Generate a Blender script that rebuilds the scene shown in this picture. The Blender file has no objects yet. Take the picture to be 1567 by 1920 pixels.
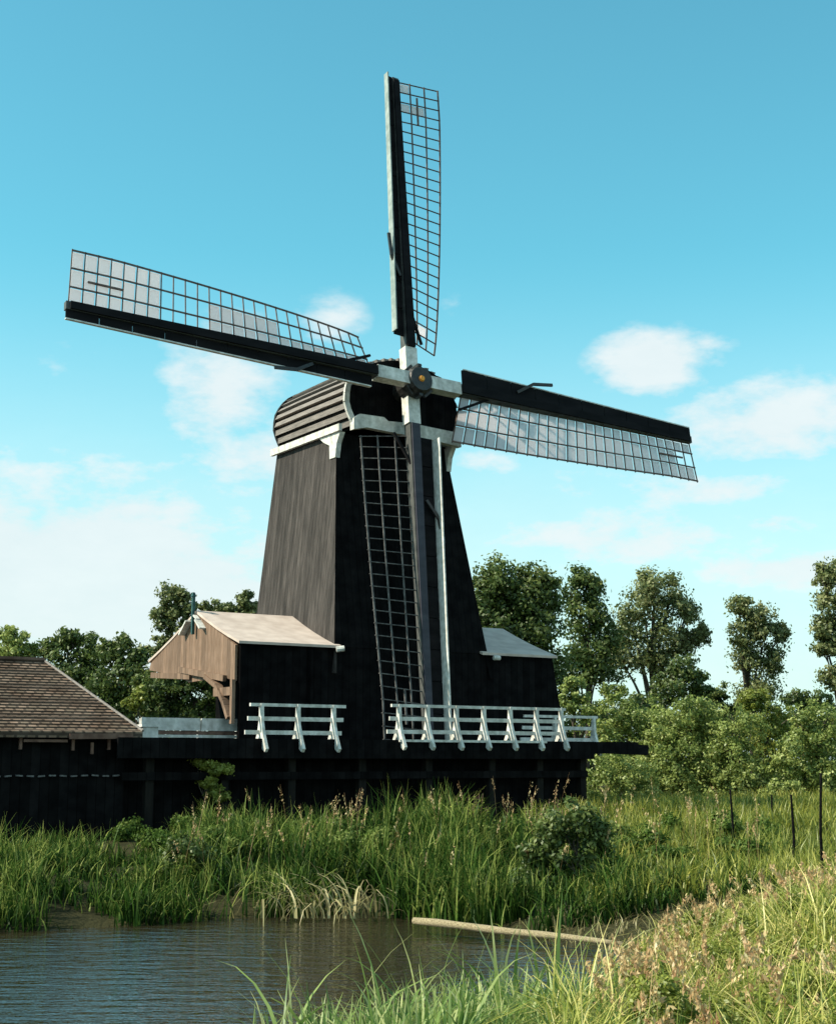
import bpy, math, random
import numpy as np
from mathutils import Vector, Matrix
random.seed(7); rng = np.random.default_rng(7)
S = bpy.context.scene
col = S.collection
R = math.radians
# ------------------------------------------------------------------ camera
F = 2800.0; CX, CY = 783.5, 960.0
PITCH = math.atan(470/2800.0); CZ = 2.6
cd = bpy.data.cameras.new('camera'); cam = bpy.data.objects.new('camera', cd); col.objects.link(cam)
cd.sensor_fit = 'VERTICAL'; cd.sensor_height = 36; cd.lens = F/1920*36; cd.clip_start = .1; cd.clip_end = 3000
cam.location = (0, 0, CZ); cam.rotation_euler = (math.pi/2+PITCH, 0, 0)
S.camera = cam
# ------------------------------------------------------------------ light
SUN_EL, SUN_B = 41.0, 14.0
sdir = Vector((-math.cos(R(SUN_B))*math.cos(R(SUN_EL)), -math.sin(R(SUN_B))*math.cos(R(SUN_EL)), math.sin(R(SUN_EL))))
sl = bpy.data.lights.new('sun', 'SUN'); sl.energy = 5.0; sl.angle = R(.5); sl.color = (1, .90, .72)
so = bpy.data.objects.new('sun', sl); col.objects.link(so); so.rotation_euler = (-sdir).to_track_quat('-Z', 'Y').to_euler()
S.view_settings.view_transform = 'Standard'; S.view_settings.look = 'None'; S.view_settings.gamma = 1
S.view_settings.exposure = 0.5
def raydir(x, y):
    X = (x-CX)/F; Y = (CY-y)/F
    return Vector((X, math.cos(PITCH)-math.sin(PITCH)*Y, math.sin(PITCH)+math.cos(PITCH)*Y))
def at(x, y, d): return Vector((0, 0, CZ)) + raydir(x, y)*d
W = bpy.data.worlds.new('World'); S.world = W; W.use_nodes = True
def world():
    nt = W.node_tree; nt.nodes.clear(); N = nt.nodes.new; L = nt.links.new
    out = N('ShaderNodeOutputWorld'); bg = N('ShaderNodeBackground'); L(bg.outputs[0], out.inputs[0])
    bg.inputs[1].default_value = .15
    sky = N('ShaderNodeTexSky'); sky.sky_type = 'NISHITA'; sky.sun_disc = False
    sky.sun_elevation = R(SUN_EL); sky.sun_rotation = math.atan2(sdir.x, sdir.y)
    sky.air_density = 1.0; sky.dust_density = .6; sky.ozone_density = 1.5
    tint = N('ShaderNodeMix'); tint.data_type = 'RGBA'; tint.blend_type = 'MULTIPLY'; tint.inputs[0].default_value = 1
    L(sky.outputs[0], tint.inputs[6]); tint.inputs[7].default_value = (SKY_TINT[0], SKY_TINT[1], SKY_TINT[2], 1)
    tc = N('ShaderNodeTexCoord')
    def math_(op, a, b=None, clamp=False):
        m = N('ShaderNodeMath'); m.operation = op; m.use_clamp = clamp
        for i, v in enumerate((a, b)):
            if v is None: continue
            if isinstance(v, (int, float)): m.inputs[i].default_value = v
            else: L(v, m.inputs[i])
        return m.outputs[0]
    def noise(scale, detail, rough, stretch=(1, 1, 2.2)):
        mp = N('ShaderNodeMapping'); mp.inputs['Scale'].default_value = stretch; L(tc.outputs['Generated'], mp.inputs[0])
        n = N('ShaderNodeTexNoise'); n.inputs['Scale'].default_value = scale; n.inputs['Detail'].default_value = detail
        n.inputs['Roughness'].default_value = rough; L(mp.outputs[0], n.inputs[0]); return n.outputs[0]
    n1 = noise(9, 9, .62); n2 = noise(30, 6, .6); n3 = noise(4, 6, .55)
    nn = math_('ADD', math_('MULTIPLY', n1, .6), math_('MULTIPLY', n2, .4))
    total = None
    for (x, y, rx, ry, amp) in CLOUDS:
        c = raydir(x, y).normalized()
        sub = N('ShaderNodeVectorMath'); sub.operation = 'SUBTRACT'; L(tc.outputs['Generated'], sub.inputs[0]); sub.inputs[1].default_value = c
        mul = N('ShaderNodeVectorMath'); mul.operation = 'MULTIPLY'; L(sub.outputs[0], mul.inputs[0])
        mul.inputs[1].default_value = (F/rx, F/rx, F/ry)
        ln = N('ShaderNodeVectorMath'); ln.operation = 'LENGTH'; L(mul.outputs[0], ln.inputs[0])
        d = math_('MULTIPLY', math_('SUBTRACT', 1.0, ln.outputs['Value'], True), amp)
        total = d if total is None else math_('MAXIMUM', total, d)
    sp0 = N('ShaderNodeSeparateXYZ'); L(tc.outputs['Generated'], sp0.inputs[0])
    back = N('ShaderNodeMapRange'); L(sp0.outputs[1], back.inputs[0]); back.inputs[1].default_value = .35; back.inputs[2].default_value = -.2; back.inputs[3].default_value = 0; back.inputs[4].default_value = .55  # unseen cloud cover added behind the camera to whiten the ambient fill
    total = math_('MAXIMUM', total, back.outputs[0])
    # cloud cover: soft noise breaks the edges of every bank
    cov = math_('ADD', total, math_('MULTIPLY', math_('MULTIPLY', math_('SUBTRACT', nn, .5), 3.0), math_('MULTIPLY', total, 2.5, True)))
    ramp = N('ShaderNodeMapRange'); ramp.interpolation_type = 'SMOOTHSTEP'; L(cov, ramp.inputs[0])
    ramp.inputs[1].default_value = .10; ramp.inputs[2].default_value = 1.05; ramp.inputs[3].default_value = 0; ramp.inputs[4].default_value = .93
    # thin veil growing to the horizon
    sep = N('ShaderNodeSeparateXYZ'); L(tc.outputs['Generated'], sep.inputs[0])
    veil = N('ShaderNodeMapRange'); veil.interpolation_type = 'SMOOTHSTEP'; L(sep.outputs[2], veil.inputs[0])
    veil.inputs[1].default_value = .34; veil.inputs[2].default_value = .04; veil.inputs[3].default_value = 0; veil.inputs[4].default_value = .72
    v2 = math_('MULTIPLY', veil.outputs[0], math_('ADD', math_('MULTIPLY', n3, .6), .75), True)
    both = math_('MAXIMUM', ramp.outputs[0], v2)
    mx = N('ShaderNodeMix'); mx.data_type = 'RGBA'; L(both, mx.inputs[0]); L(tint.outputs[2], mx.inputs[6])
    cc = N('ShaderNodeMix'); cc.data_type = 'RGBA'; L(nn, cc.inputs[0]); cc.inputs[6].default_value = (3.4, 3.95, 4.1, 1); cc.inputs[7].default_value = (4.5, 4.75, 4.75, 1)
    L(cc.outputs[2], mx.inputs[7]); L(mx.outputs[2], bg.inputs[0])
SKY_TINT = (.50, 1.16, .95)
CLOUDS = [(80, 1090, 800, 300, 1.8), (300, 1110, 500, 210, 1.6), (1500, 1060, 500, 120, 1.0), (1150, 1010, 620, 150, .9), (1450, 980, 300, 130, .9), (420, 730, 170, 220, 1.1), (620, 600, 100, 80, .9), (500, 860, 260, 150, 1.0), (240, 960, 420, 110, 1.1), (1225, 680, 165, 100, 1.35), (1320, 640, 90, 50, .7), (1190, 640, 60, 50, .7),
          (1440, 800, 360, 130, 1.1), (1330, 920, 420, 70, .9), (900, 870, 150, 60, .6), (1080, 920, 180, 70, .7), (1250, 1010, 420, 110, .75), (560, 850, 160, 120, .7),
          (850, 570, 60, 50, .5), (60, 700, 260, 180, .4), (500, 970, 160, 90, .7), (1560, 930, 200, 120, .7)]
world()
# ------------------------------------------------------------------ mill frame: e along the front, n toward the front, z up
AZ = R(33)
HUB = at(783, 715, 43.0)
MO = Vector((HUB.x, HUB.y, 0))
E = Vector((math.cos(AZ), math.sin(AZ), 0)); NN = Vector((math.sin(AZ), -math.cos(AZ), 0))
def Wd(e, n, z): return MO + E*e + NN*n + Vector((0, 0, z))
# ------------------------------------------------------------------ materials
def mat(name, c1, c2=None, scale=4, rough=.8, stretch=(1, 1, 1), detail=5, bump=0, bscale=None, spec=.3, coord='Object', planks=None, contrast=(.35, .65), streak=None, plankdark=.35):
    m = bpy.data.materials.new(name); m.use_nodes = True; nt = m.node_tree; N = nt.nodes.new; L = nt.links.new
    b = nt.nodes['Principled BSDF']; b.inputs['Roughness'].default_value = rough; b.inputs['Specular IOR Level'].default_value = spec
    tc = N('ShaderNodeTexCoord'); mp = N('ShaderNodeMapping'); mp.inputs['Scale'].default_value = stretch; L(tc.outputs[coord], mp.inputs[0])
    n = N('ShaderNodeTexNoise'); n.inputs['Scale'].default_value = scale; n.inputs['Detail'].default_value = detail; L(mp.outputs[0], n.inputs[0])
    mr = N('ShaderNodeMapRange'); L(n.outputs[0], mr.inputs[0]); mr.inputs[1].default_value = contrast[0]; mr.inputs[2].default_value = contrast[1]
    mx = N('ShaderNodeMix'); mx.data_type = 'RGBA'; L(mr.outputs[0], mx.inputs[0]); mx.inputs[6].default_value = (*c1, 1); mx.inputs[7].default_value = (*(c2 or c1), 1)
    last = mx.outputs[2]
    if planks:                              # board joints and board-to-board tone, across one local axis
        ax, wdt = planks
        sp = N('ShaderNodeSeparateXYZ'); L(tc.outputs['Object'], sp.inputs[0])
        dv = N('ShaderNodeMath'); dv.operation = 'DIVIDE'; L(sp.outputs[ax], dv.inputs[0]); dv.inputs[1].default_value = wdt
        fl = N('ShaderNodeMath'); fl.operation = 'FLOOR'; L(dv.outputs[0], fl.inputs[0])
        fr = N('ShaderNodeMath'); fr.operation = 'FRACT'; L(dv.outputs[0], fr.inputs[0])
        wn = N('ShaderNodeTexWhiteNoise'); wn.noise_dimensions = '1D'; L(fl.outputs[0], wn.inputs['W'])
        r1 = N('ShaderNodeMapRange'); L(wn.outputs[0], r1.inputs[0]); r1.inputs[3].default_value = .72; r1.inputs[4].default_value = 1.2
        lt = N('ShaderNodeMath'); lt.operation = 'GREATER_THAN'; L(fr.outputs[0], lt.inputs[0]); lt.inputs[1].default_value = .09
        r2 = N('ShaderNodeMapRange'); L(lt.outputs[0], r2.inputs[0]); r2.inputs[3].default_value = plankdark; r2.inputs[4].default_value = 1
        ml = N('ShaderNodeMath'); ml.operation = 'MULTIPLY'; L(r1.outputs[0], ml.inputs[0]); L(r2.outputs[0], ml.inputs[1])
        vm = N('ShaderNodeVectorMath'); vm.operation = 'SCALE'; L(last, vm.inputs[0]); L(ml.outputs[0], vm.inputs['Scale']); last = vm.outputs[0]
    if streak:                              # weather stains running down the boards
        mp2 = N('ShaderNodeMapping'); mp2.inputs['Scale'].default_value = (3, 3, .25); L(tc.outputs['Object'], mp2.inputs[0])
        n2 = N('ShaderNodeTexNoise'); n2.inputs['Scale'].default_value = 1.6; n2.inputs['Detail'].default_value = 6; L(mp2.outputs[0], n2.inputs[0])
        r3 = N('ShaderNodeMapRange'); L(n2.outputs[0], r3.inputs[0]); r3.inputs[1].default_value = .35; r3.inputs[2].default_value = .7; r3.inputs[3].default_value = 1; r3.inputs[4].default_value = streak
        vm = N('ShaderNodeVectorMath'); vm.operation = 'SCALE'; L(last, vm.inputs[0]); L(r3.outputs[0], vm.inputs['Scale']); last = vm.outputs[0]
    L(last, b.inputs['Base Color'])
    if bump:
        n3 = N('ShaderNodeTexNoise'); n3.inputs['Scale'].default_value = bscale or scale*4; n3.inputs['Detail'].default_value = 4; L(mp.outputs[0], n3.inputs[0])
        bp = N('ShaderNodeBump'); bp.inputs['Strength'].default_value = bump; bp.inputs['Distance'].default_value = .05; L(n3.outputs[0], bp.inputs['Height']); L(bp.outputs[0], b.inputs['Normal'])
    return m
def leafmat(name, c1, c2, c3=None, scale=.35, trans=.35, gloss=.03):
    m = bpy.data.materials.new(name); m.use_nodes = True; nt = m.node_tree; nt.nodes.clear(); N = nt.nodes.new; L = nt.links.new
    out = N('ShaderNodeOutputMaterial'); d = N('ShaderNodeBsdfDiffuse'); t = N('ShaderNodeBsdfTranslucent'); mx = N('ShaderNodeMixShader'); mx.inputs[0].default_value = trans
    g = N('ShaderNodeBsdfGlossy'); g.inputs['Roughness'].default_value = .45; g.inputs[0].default_value = (.8, .85, .8, 1); m2 = N('ShaderNodeMixShader'); m2.inputs[0].default_value = gloss
    L(d.outputs[0], mx.inputs[1]); L(t.outputs[0], mx.inputs[2]); L(mx.outputs[0], m2.inputs[1]); L(g.outputs[0], m2.inputs[2]); L(m2.outputs[0], out.inputs[0])
    at_ = N('ShaderNodeAttribute'); at_.attribute_name = 'tone'
    tc = N('ShaderNodeTexCoord'); n = N('ShaderNodeTexNoise'); n.inputs['Scale'].default_value = scale; n.inputs['Detail'].default_value = 3; L(tc.outputs['Object'], n.inputs[0])
    ad = N('ShaderNodeMath'); ad.operation = 'ADD'; L(n.outputs[0], ad.inputs[0]); L(at_.outputs['Fac'], ad.inputs[1])
    mr = N('ShaderNodeMapRange'); L(ad.outputs[0], mr.inputs[0]); mr.inputs[1].default_value = .6; mr.inputs[2].default_value = 1.4
    cr = N('ShaderNodeValToRGB'); e = cr.color_ramp.elements; e[0].color = (*c1, 1); e[1].color = (*c2, 1)
    if c3: x = cr.color_ramp.elements.new(1.0); e[1].position = .6; x.color = (*c3, 1)
    L(mr.outputs[0], cr.inputs[0]); L(cr.outputs[0], d.inputs[0]); L(cr.outputs[0], t.inputs[0])
    return m
M = {}
M['tar'] = mat('black_tarred_boards', (.005, .005, .0055), (.011, .0105, .011), 3, .9, planks=(0, .22), plankdark=.5, spec=.03)  # tarred boards; the shade of the tower front is put into this black
M['tarflat'] = mat('black_tarred_wood', (.006, .006, .006), (.014, .013, .014), 5, .85, (1, 1, 4), spec=.05)
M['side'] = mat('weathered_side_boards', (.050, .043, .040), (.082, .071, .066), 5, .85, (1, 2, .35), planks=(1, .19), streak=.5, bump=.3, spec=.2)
M['gable'] = mat('brown_varnished_boards', (.16, .100, .066), (.24, .158, .112), 5, .7, (1, 3, .5), planks=(1, .2), spec=.2, plankdark=.6)
M['roofing'] = mat('pale_roofing_boards', (.46, .37, .32), (.58, .48, .42), 2.5, .8, (1, 1, 1))
M['cap'] = mat('cap_boards', (.15, .135, .125), (.27, .24, .22), 6, .8, (6, .4, 6), bump=.2, spec=.2)
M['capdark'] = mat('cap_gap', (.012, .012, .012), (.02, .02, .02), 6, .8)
M['white'] = mat('white_paint', (.56, .56, .51), (.82, .81, .77), 7, .6, (1, 1, 1), streak=.68, bump=.1)
M['board'] = mat('dark_sail_board', (.007, .007, .008), (.014, .0135, .015), 4, .8, (.3, 1, 1), spec=.08)
M['stock'] = mat('blue_grey_stock_paint', (.03, .03, .042), (.05, .05, .065), 4, .6, (.3, 1, 1))
M['stockside'] = mat('grey_stock_paint', (.05, .055, .055), (.09, .095, .09), 4, .6, (.3, 1, 1))  # lighter stock tone: sunlight on the upright stock put into the colour
M['greygreen'] = mat('grey_green_paint', (.20, .25, .235), (.34, .39, .37), 4, .6, (1, 1, 1))  # sunlit side of the top stock, painted onto that sail's nose board
M['lath'] = mat('sail_laths', (.10, .065, .055), (.17, .12, .10), 8, .8)
M['lathpale'] = mat('weathered_pale_laths', (.06, .06, .06), (.15, .145, .14), 8, .8)
M['pilewood'] = mat('old_dark_piles', (.008, .0075, .007), (.018, .016, .014), 6, .85, (1, 1, .3), spec=.1)
M['iron'] = mat('black_iron', (.010, .010, .010), (.03, .028, .025), 8, .45, bump=.3, spec=.5)
M['orange'] = mat('orange_paint', (.75, .25, .03), (.9, .4, .05), 8, .5)
M['teal'] = mat('teal_paint', (.012, .05, .05), (.03, .09, .085), 8, .5)
M['bark'] = mat('bark', (.05, .038, .028), (.12, .10, .08), 6, .9, (1, 1, .3), bump=.6)
M['pole'] = mat('bleached_pole', (.20, .16, .09), (.46, .38, .24), 9, .8, (6, 6, 6), bump=.5, spec=.2)
M['rope'] = mat('pale_rope', (.08, .08, .08), (.16, .16, .16), 20, .8)
M['brownwood'] = mat('rusty_brown_wood', (.11, .06, .045), (.20, .12, .09), 6, .8)
M['leaf_a'] = leafmat('leaf_dark_green', (.035, .060, .016), (.095, .140, .034), (.21, .24, .07))
M['leaf_b'] = leafmat('leaf_poplar', (.08, .11, .035), (.18, .21, .075), (.36, .36, .17))
M['leaf_c'] = leafmat('leaf_willow', (.10, .15, .032), (.28, .34, .09), (.46, .50, .18))
M['weed'] = leafmat('bank_weed_leaf', (.03, .07, .012), (.10, .16, .03), (.26, .30, .09), gloss=.01)
M['leaf_y'] = leafmat('leaf_yellow_green', (.13, .17, .03), (.25, .28, .05), (.36, .37, .08))
M['reed'] = leafmat('reed_green', (.008, .026, .004), (.050, .108, .016), (.28, .32, .08), scale=.7, trans=.25, gloss=.008)
M['meadow'] = leafmat('meadow_green', (.07, .11, .018), (.26, .28, .045), (.44, .41, .09), scale=.5)
M['yellow'] = leafmat('dry_yellow_grass', (.09, .15, .02), (.36, .38, .07), (.74, .64, .24), scale=1.1)
M['plume'] = leafmat('grass_plumes', (.42, .24, .12), (.62, .44, .22), (.80, .68, .38), scale=2)
M['broad'] = leafmat('broad_reed_leaf', (.07, .15, .03), (.22, .31, .08), (.52, .54, .24), scale=2)
M['dryreed'] = leafmat('dry_bent_reed', (.24, .20, .09), (.42, .38, .18), (.62, .52, .28), scale=2)
M['cloth'] = None
def clothmat():
    m = bpy.data.materials.new('sail_cloth'); m.use_nodes = True; nt = m.node_tree; nt.nodes.clear(); N = nt.nodes.new; L = nt.links.new
    out = N('ShaderNodeOutputMaterial'); d = N('ShaderNodeBsdfDiffuse'); t = N('ShaderNodeBsdfTranslucent'); mx = N('ShaderNodeMixShader'); mx.inputs[0].default_value = .72
    tc = N('ShaderNodeTexCoord'); n = N('ShaderNodeTexNoise'); n.inputs['Scale'].default_value = 1.5; n.inputs['Detail'].default_value = 5; L(tc.outputs['Object'], n.inputs[0])
    mxc = N('ShaderNodeMix'); mxc.data_type = 'RGBA'; L(n.outputs[0], mxc.inputs[0]); mxc.inputs[6].default_value = (.93, .88, .90, 1); mxc.inputs[7].default_value = (.97, .94, .95, 1)
    L(mxc.outputs[2], d.inputs[0]); L(mxc.outputs[2], t.inputs[0]); L(d.outputs[0], mx.inputs[1]); L(t.outputs[0], mx.inputs[2]); L(mx.outputs[0], out.inputs[0]); return m
M['cloth'] = clothmat()
def tilemat():
    m = mat('old_roof_tiles', (.17, .115, .085), (.31, .235, .185), 1.6, .9, spec=.1, bump=.2)
    nt = m.node_tree; N = nt.nodes.new; L = nt.links.new; b = nt.nodes['Principled BSDF']
    src = b.inputs['Base Color'].links[0].from_socket
    tc = N('ShaderNodeTexCoord'); br = N('ShaderNodeTexBrick'); mp = N('ShaderNodeMapping'); mp.inputs['Scale'].default_value = (1, 1, 1)
    L(tc.outputs['UV'], mp.inputs[0]); L(mp.outputs[0], br.inputs[0]); br.inputs['Scale'].default_value = 1
    br.inputs['Brick Width'].default_value = .24; br.inputs['Row Height'].default_value = .17; br.inputs['Mortar Size'].default_value = .035
    br.inputs['Color1'].default_value = (1.0, .93, .88, 1); br.inputs['Color2'].default_value = (.6, .62, .58, 1); br.inputs['Mortar'].default_value = (.3, .3, .3, 1)
    mx = N('ShaderNodeMix'); mx.data_type = 'RGBA'; mx.blend_type = 'MULTIPLY'; mx.inputs[0].default_value = 1; L(src, mx.inputs[6]); L(br.outputs[0], mx.inputs[7]); L(mx.outputs[2], b.inputs['Base Color'])
    return m
M['tiles'] = tilemat()
# ------------------------------------------------------------------ mesh helpers
class MB:
    def __init__(s): s.v = []; s.f = []; s.m = []; s.uv = None
    def poly(s, pts, mi=0):
        b = len(s.v); s.v += [tuple(p) for p in pts]; s.f.append(tuple(range(b, b+len(pts)))); s.m.append(mi)
    def box(s, lo, hi, T=None, mi=0):
        x0, y0, z0 = lo; x1, y1, z1 = hi
        c = [Vector(p) for p in ((x0,y0,z0),(x1,y0,z0),(x1,y1,z0),(x0,y1,z0),(x0,y0,z1),(x1,y0,z1),(x1,y1,z1),(x0,y1,z1))]
        s.hexa(c if T is None else [T @ p for p in c], mi)
    def hexa(s, c, mi=0):
        b = len(s.v); s.v += [tuple(p) for p in c]
        for q in ((0,3,2,1),(4,5,6,7),(0,1,5,4),(1,2,6,5),(2,3,7,6),(3,0,4,7)): s.f.append(tuple(b+i for i in q)); s.m.append(mi)
    def bar(s, a, b_, w, h=None, up=(0,0,1), w2=None, h2=None, mi=0):
        a = Vector(a); b_ = Vector(b_); h = h or w; d = (b_-a).normalized(); up = Vector(up)
        if abs(d.dot(up)) > .98: up = Vector((0,1,0))
        x = d.cross(up).normalized(); y = x.cross(d).normalized(); w2 = w2 or w; h2 = h2 or h
        c = [a-x*w/2-y*h/2, a+x*w/2-y*h/2, a+x*w/2+y*h/2, a-x*w/2+y*h/2, b_-x*w2/2-y*h2/2, b_+x*w2/2-y*h2/2, b_+x*w2/2+y*h2/2, b_-x*w2/2+y*h2/2]
        s.hexa(c, mi)
    def tube(s, pts, rad, k=8, mi=0, caps=True):
        pts = [Vector(p) for p in pts]; rad = rad if isinstance(rad, (list, tuple)) else [rad]*len(pts); rings = []
        for i, p in enumerate(pts):
            d = (pts[min(i+1, len(pts)-1)]-pts[max(i-1, 0)]).normalized(); up = Vector((0,0,1)) if abs(d.z) < .9 else Vector((1,0,0))
            x = d.cross(up).normalized(); y = d.cross(x)
            b = len(s.v); rings.append(b)
            for j in range(k):
                a = 2*math.pi*j/k; s.v.append(tuple(p+(x*math.cos(a)+y*math.sin(a))*rad[i]))
        for r0, r1 in zip(rings, rings[1:]):
            for j in range(k): s.f.append((r0+j, r0+(j+1) % k, r1+(j+1) % k, r1+j)); s.m.append(mi)
        if caps: s.f.append(tuple(rings[0]+j for j in range(k))[::-1]); s.f.append(tuple(rings[-1]+j for j in range(k))); s.m += [mi, mi]
    def prism(s, prof, d, mi=0):           # profile points extruded by vector d
        n = len(prof); b = len(s.v); d = Vector(d)
        s.v += [tuple(Vector(p)) for p in prof]+[tuple(Vector(p)+d) for p in prof]
        s.f.append(tuple(range(b, b+n))); s.f.append(tuple(range(b+n, b+2*n))[::-1]); s.m += [mi, mi]
        for i in range(n): j = (i+1) % n; s.f.append((b+i, b+n+i, b+n+j, b+j)); s.m.append(mi)
    def build(s, name, mats, parent=None, smooth=False, fixn=True):
        me = bpy.data.meshes.new(name); me.from_pydata(s.v, [], s.f)
        if not isinstance(mats, (list, tuple)): mats = [mats]
        for m in mats: me.materials.append(m)
        me.polygons.foreach_set('material_index', s.m)
        if smooth: me.polygons.foreach_set('use_smooth', [True]*len(s.f))
        me.update()
        if fixn:
            import bmesh
            bm = bmesh.new(); bm.from_mesh(me); bmesh.ops.recalc_face_normals(bm, faces=bm.faces); bm.to_mesh(me); bm.free()
        o = bpy.data.objects.new(name, me); col.objects.link(o)
        if parent: o.parent = parent
        return o
def tag(o, label=None, cat=None, group=None, kind=None):
    if label: o['label'] = label
    if cat: o['category'] = cat
    if group: o['group'] = group
    if kind: o['kind'] = kind
    return o
def empty(name, loc, rz=0):
    o = bpy.data.objects.new(name, None); col.objects.link(o); o.location = loc; o.rotation_euler = (0, 0, rz); o.empty_display_size = .3
    return o
def children(o): return [c for c in bpy.data.objects if c.parent == o]
def P(e, n, z): return Vector((e, -n, z))
# numpy mesh with per-vertex tone
def npmesh(name, V, Q, tone, m, T=None, parent=None):
    me = bpy.data.meshes.new(name); nv = len(V); nq = len(Q); nt_ = 0 if T is None else len(T)
    me.vertices.add(nv); me.vertices.foreach_set('co', V.astype(np.float32).ravel())
    loops = Q.ravel() if T is None else np.concatenate([Q.ravel(), T.ravel()])
    starts = np.arange(nq)*4 if T is None else np.concatenate([np.arange(nq)*4, nq*4+np.arange(nt_)*3])
    me.loops.add(len(loops)); me.loops.foreach_set('vertex_index', loops.astype(np.int32))
    me.polygons.add(nq+nt_); me.polygons.foreach_set('loop_start', starts.astype(np.int32))
    a = me.attributes.new('tone', 'FLOAT', 'POINT'); a.data.foreach_set('value', tone.astype(np.float32))
    me.update(calc_edges=True); me.validate()
    me.materials.append(m); o = bpy.data.objects.new(name, me); col.objects.link(o)
    if parent: o.parent = parent
    return o
# ------------------------------------------------------------------ pond outline and ground
POND = np.array([(-70, -25), (-70, 25.5), (-30, 24.6), (-12, 24.3), (-6.7, 24.0), (-5.2, 24.6), (-3.2, 26.2), (-1.2, 27.0), (-.3, 26.2), (.9, 25.0), (2.0, 23.4), (3.0, 21.6),
                 (2.95, 19.3), (2.6, 17.6), (2.15, 16.2), (1.5, 15.0), (.7, 14.1), (-.3, 13.5), (-1.15, 12.4), (-1.25, 10.0), (-3, 4), (-8, -5), (-14, -25)])
def ponddist(X, Y):
    X = np.asarray(X, float); Y = np.asarray(Y, float); d = np.full(X.shape, 1e9); ins = np.zeros(X.shape, bool)
    n = len(POND)
    for i in range(n):
        a = POND[i]; b = POND[(i+1) % n]; ab = b-a; t = np.clip(((X-a[0])*ab[0]+(Y-a[1])*ab[1])/(ab@ab), 0, 1)
        d = np.minimum(d, np.hypot(X-a[0]-t*ab[0], Y-a[1]-t*ab[1]))
        c = (a[1] > Y) != (b[1] > Y)
        with np.errstate(divide='ignore', invalid='ignore'): xi = (b[0]-a[0])*(Y-a[1])/(b[1]-a[1])+a[0]
        ins ^= c & (X < xi)
    return np.where(ins, -d, d)
def ground(X, Y):
    X = np.asarray(X, float); Y = np.asarray(Y, float); d = ponddist(X, Y)
    far = np.clip((Y-24)/16, 0, 1)
    h = np.where(d > 0, .06+np.minimum(d*.16, .42+.6*far), np.maximum(d*.5, -.8))
    h = h+np.where(d > 0, np.clip(d, 0, 1)*(.07*np.sin(X*1.1+Y*.6)+.06*np.sin(Y*.9-X*.5)+.04*np.sin(X*2.7+1)*np.sin(Y*2.3)), 0)
    h = h+np.where(d > 0, np.clip(d*.8, 0, 1)*.34*np.exp(-((X-4.6)**2/4.5+(Y-16.2)**2/12)), 0)
    return h
def make_ground():
    xs = np.concatenate([[-900, -400, -200, -120, -80, -60], np.arange(-45, 45.1, .35), [60, 80, 120, 200, 400, 900]])
    ys = np.concatenate([[-300, -100, -40, -20], np.arange(-8, 70.1, .35), [80, 100, 150, 250, 500, 1200]])
    X, Y = np.meshgrid(xs, ys); Z = ground(X, Y); V = np.stack([X.ravel(), Y.ravel(), Z.ravel()], 1)
    nx = len(xs); i = np.arange(len(ys)-1)[:, None]*nx+np.arange(nx-1)[None]; Q = np.stack([i, i+1, i+nx+1, i+nx], -1).reshape(-1, 4)
    g = mat('grassy_earth', (.020, .021, .009), (.045, .042, .018), 1.5, .95, bump=.8, bscale=12, spec=.1)
    o = npmesh('ground', V, Q, np.zeros(len(V)), g); tag(o, kind='structure')
make_ground()
def make_water():
    m = bpy.data.materials.new('pond_water'); m.use_nodes = True; nt = m.node_tree; N = nt.nodes.new; L = nt.links.new; b = nt.nodes['Principled BSDF']
    b.inputs['Base Color'].default_value = (.030, .024, .014, 1); b.inputs['Roughness'].default_value = .05; b.inputs['IOR'].default_value = 1.6; b.inputs['Specular IOR Level'].default_value = 1.0
    tc = N('ShaderNodeTexCoord'); mp = N('ShaderNodeMapping'); mp.inputs['Scale'].default_value = (1, 2.4, 1); mp.inputs['Rotation'].default_value = (0, 0, R(-8)); L(tc.outputs['Object'], mp.inputs[0])
    n1 = N('ShaderNodeTexNoise'); n1.inputs['Scale'].default_value = 1.5; n1.inputs['Detail'].default_value = 4; n1.inputs['Roughness'].default_value = .6; L(mp.outputs[0], n1.inputs[0])
    bp = N('ShaderNodeBump'); bp.inputs['Strength'].default_value = 1.0; bp.inputs['Distance'].default_value = .055; L(n1.outputs[0], bp.inputs['Height']); L(bp.outputs[0], b.inputs['Normal'])
    mb = MB(); mb.poly([(-75, -30, 0), (8, -30, 0), (8, 32, 0), (-75, 32, 0)]); o = mb.build('water', m); tag(o, kind='structure')
make_water()
# ================================================================== WINDMILL
mill = empty('windmill', MO, AZ)
tag(mill, 'black tarred sawmill windmill with four lattice sails standing behind the pond', 'windmill')
TOPZ, DK = 11.96, 3.15
def lerp(a, b, t): return a+(b-a)*t
def corner(se, front, z):            # tower corner at height z
    t = (11.9-z)/(11.9-5.8)
    e = lerp(-1.88, -2.45, t) if se < 0 else lerp(1.90, 2.66, t)
    n = lerp(-1.4, -.4, t) if front else lerp(-5.05, -5.4, t)
    return P(e, n, z)
def quadwall(name, a, b, z0, z1, m, lab=None):
    mb = MB(); p0, p1, p2, p3 = corner(*a, z0), corner(*b, z0), corner(*b, z1), corner(*a, z1)
    nrm = (p1-p0).cross(p3-p0).normalized()*-.08
    mb.hexa([p0, p1, p1+nrm, p0+nrm, p3, p2, p2+nrm, p3+nrm]); o = mb.build(name, m, mill)
    if lab: o['label'] = lab
    return o
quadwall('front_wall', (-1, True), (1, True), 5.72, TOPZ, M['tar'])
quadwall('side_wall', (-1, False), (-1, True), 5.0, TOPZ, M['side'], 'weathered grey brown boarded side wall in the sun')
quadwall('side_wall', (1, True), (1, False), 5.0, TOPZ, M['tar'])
quadwall('back_wall', (1, False), (-1, False), 5.0, TOPZ, M['tar'])
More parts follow.
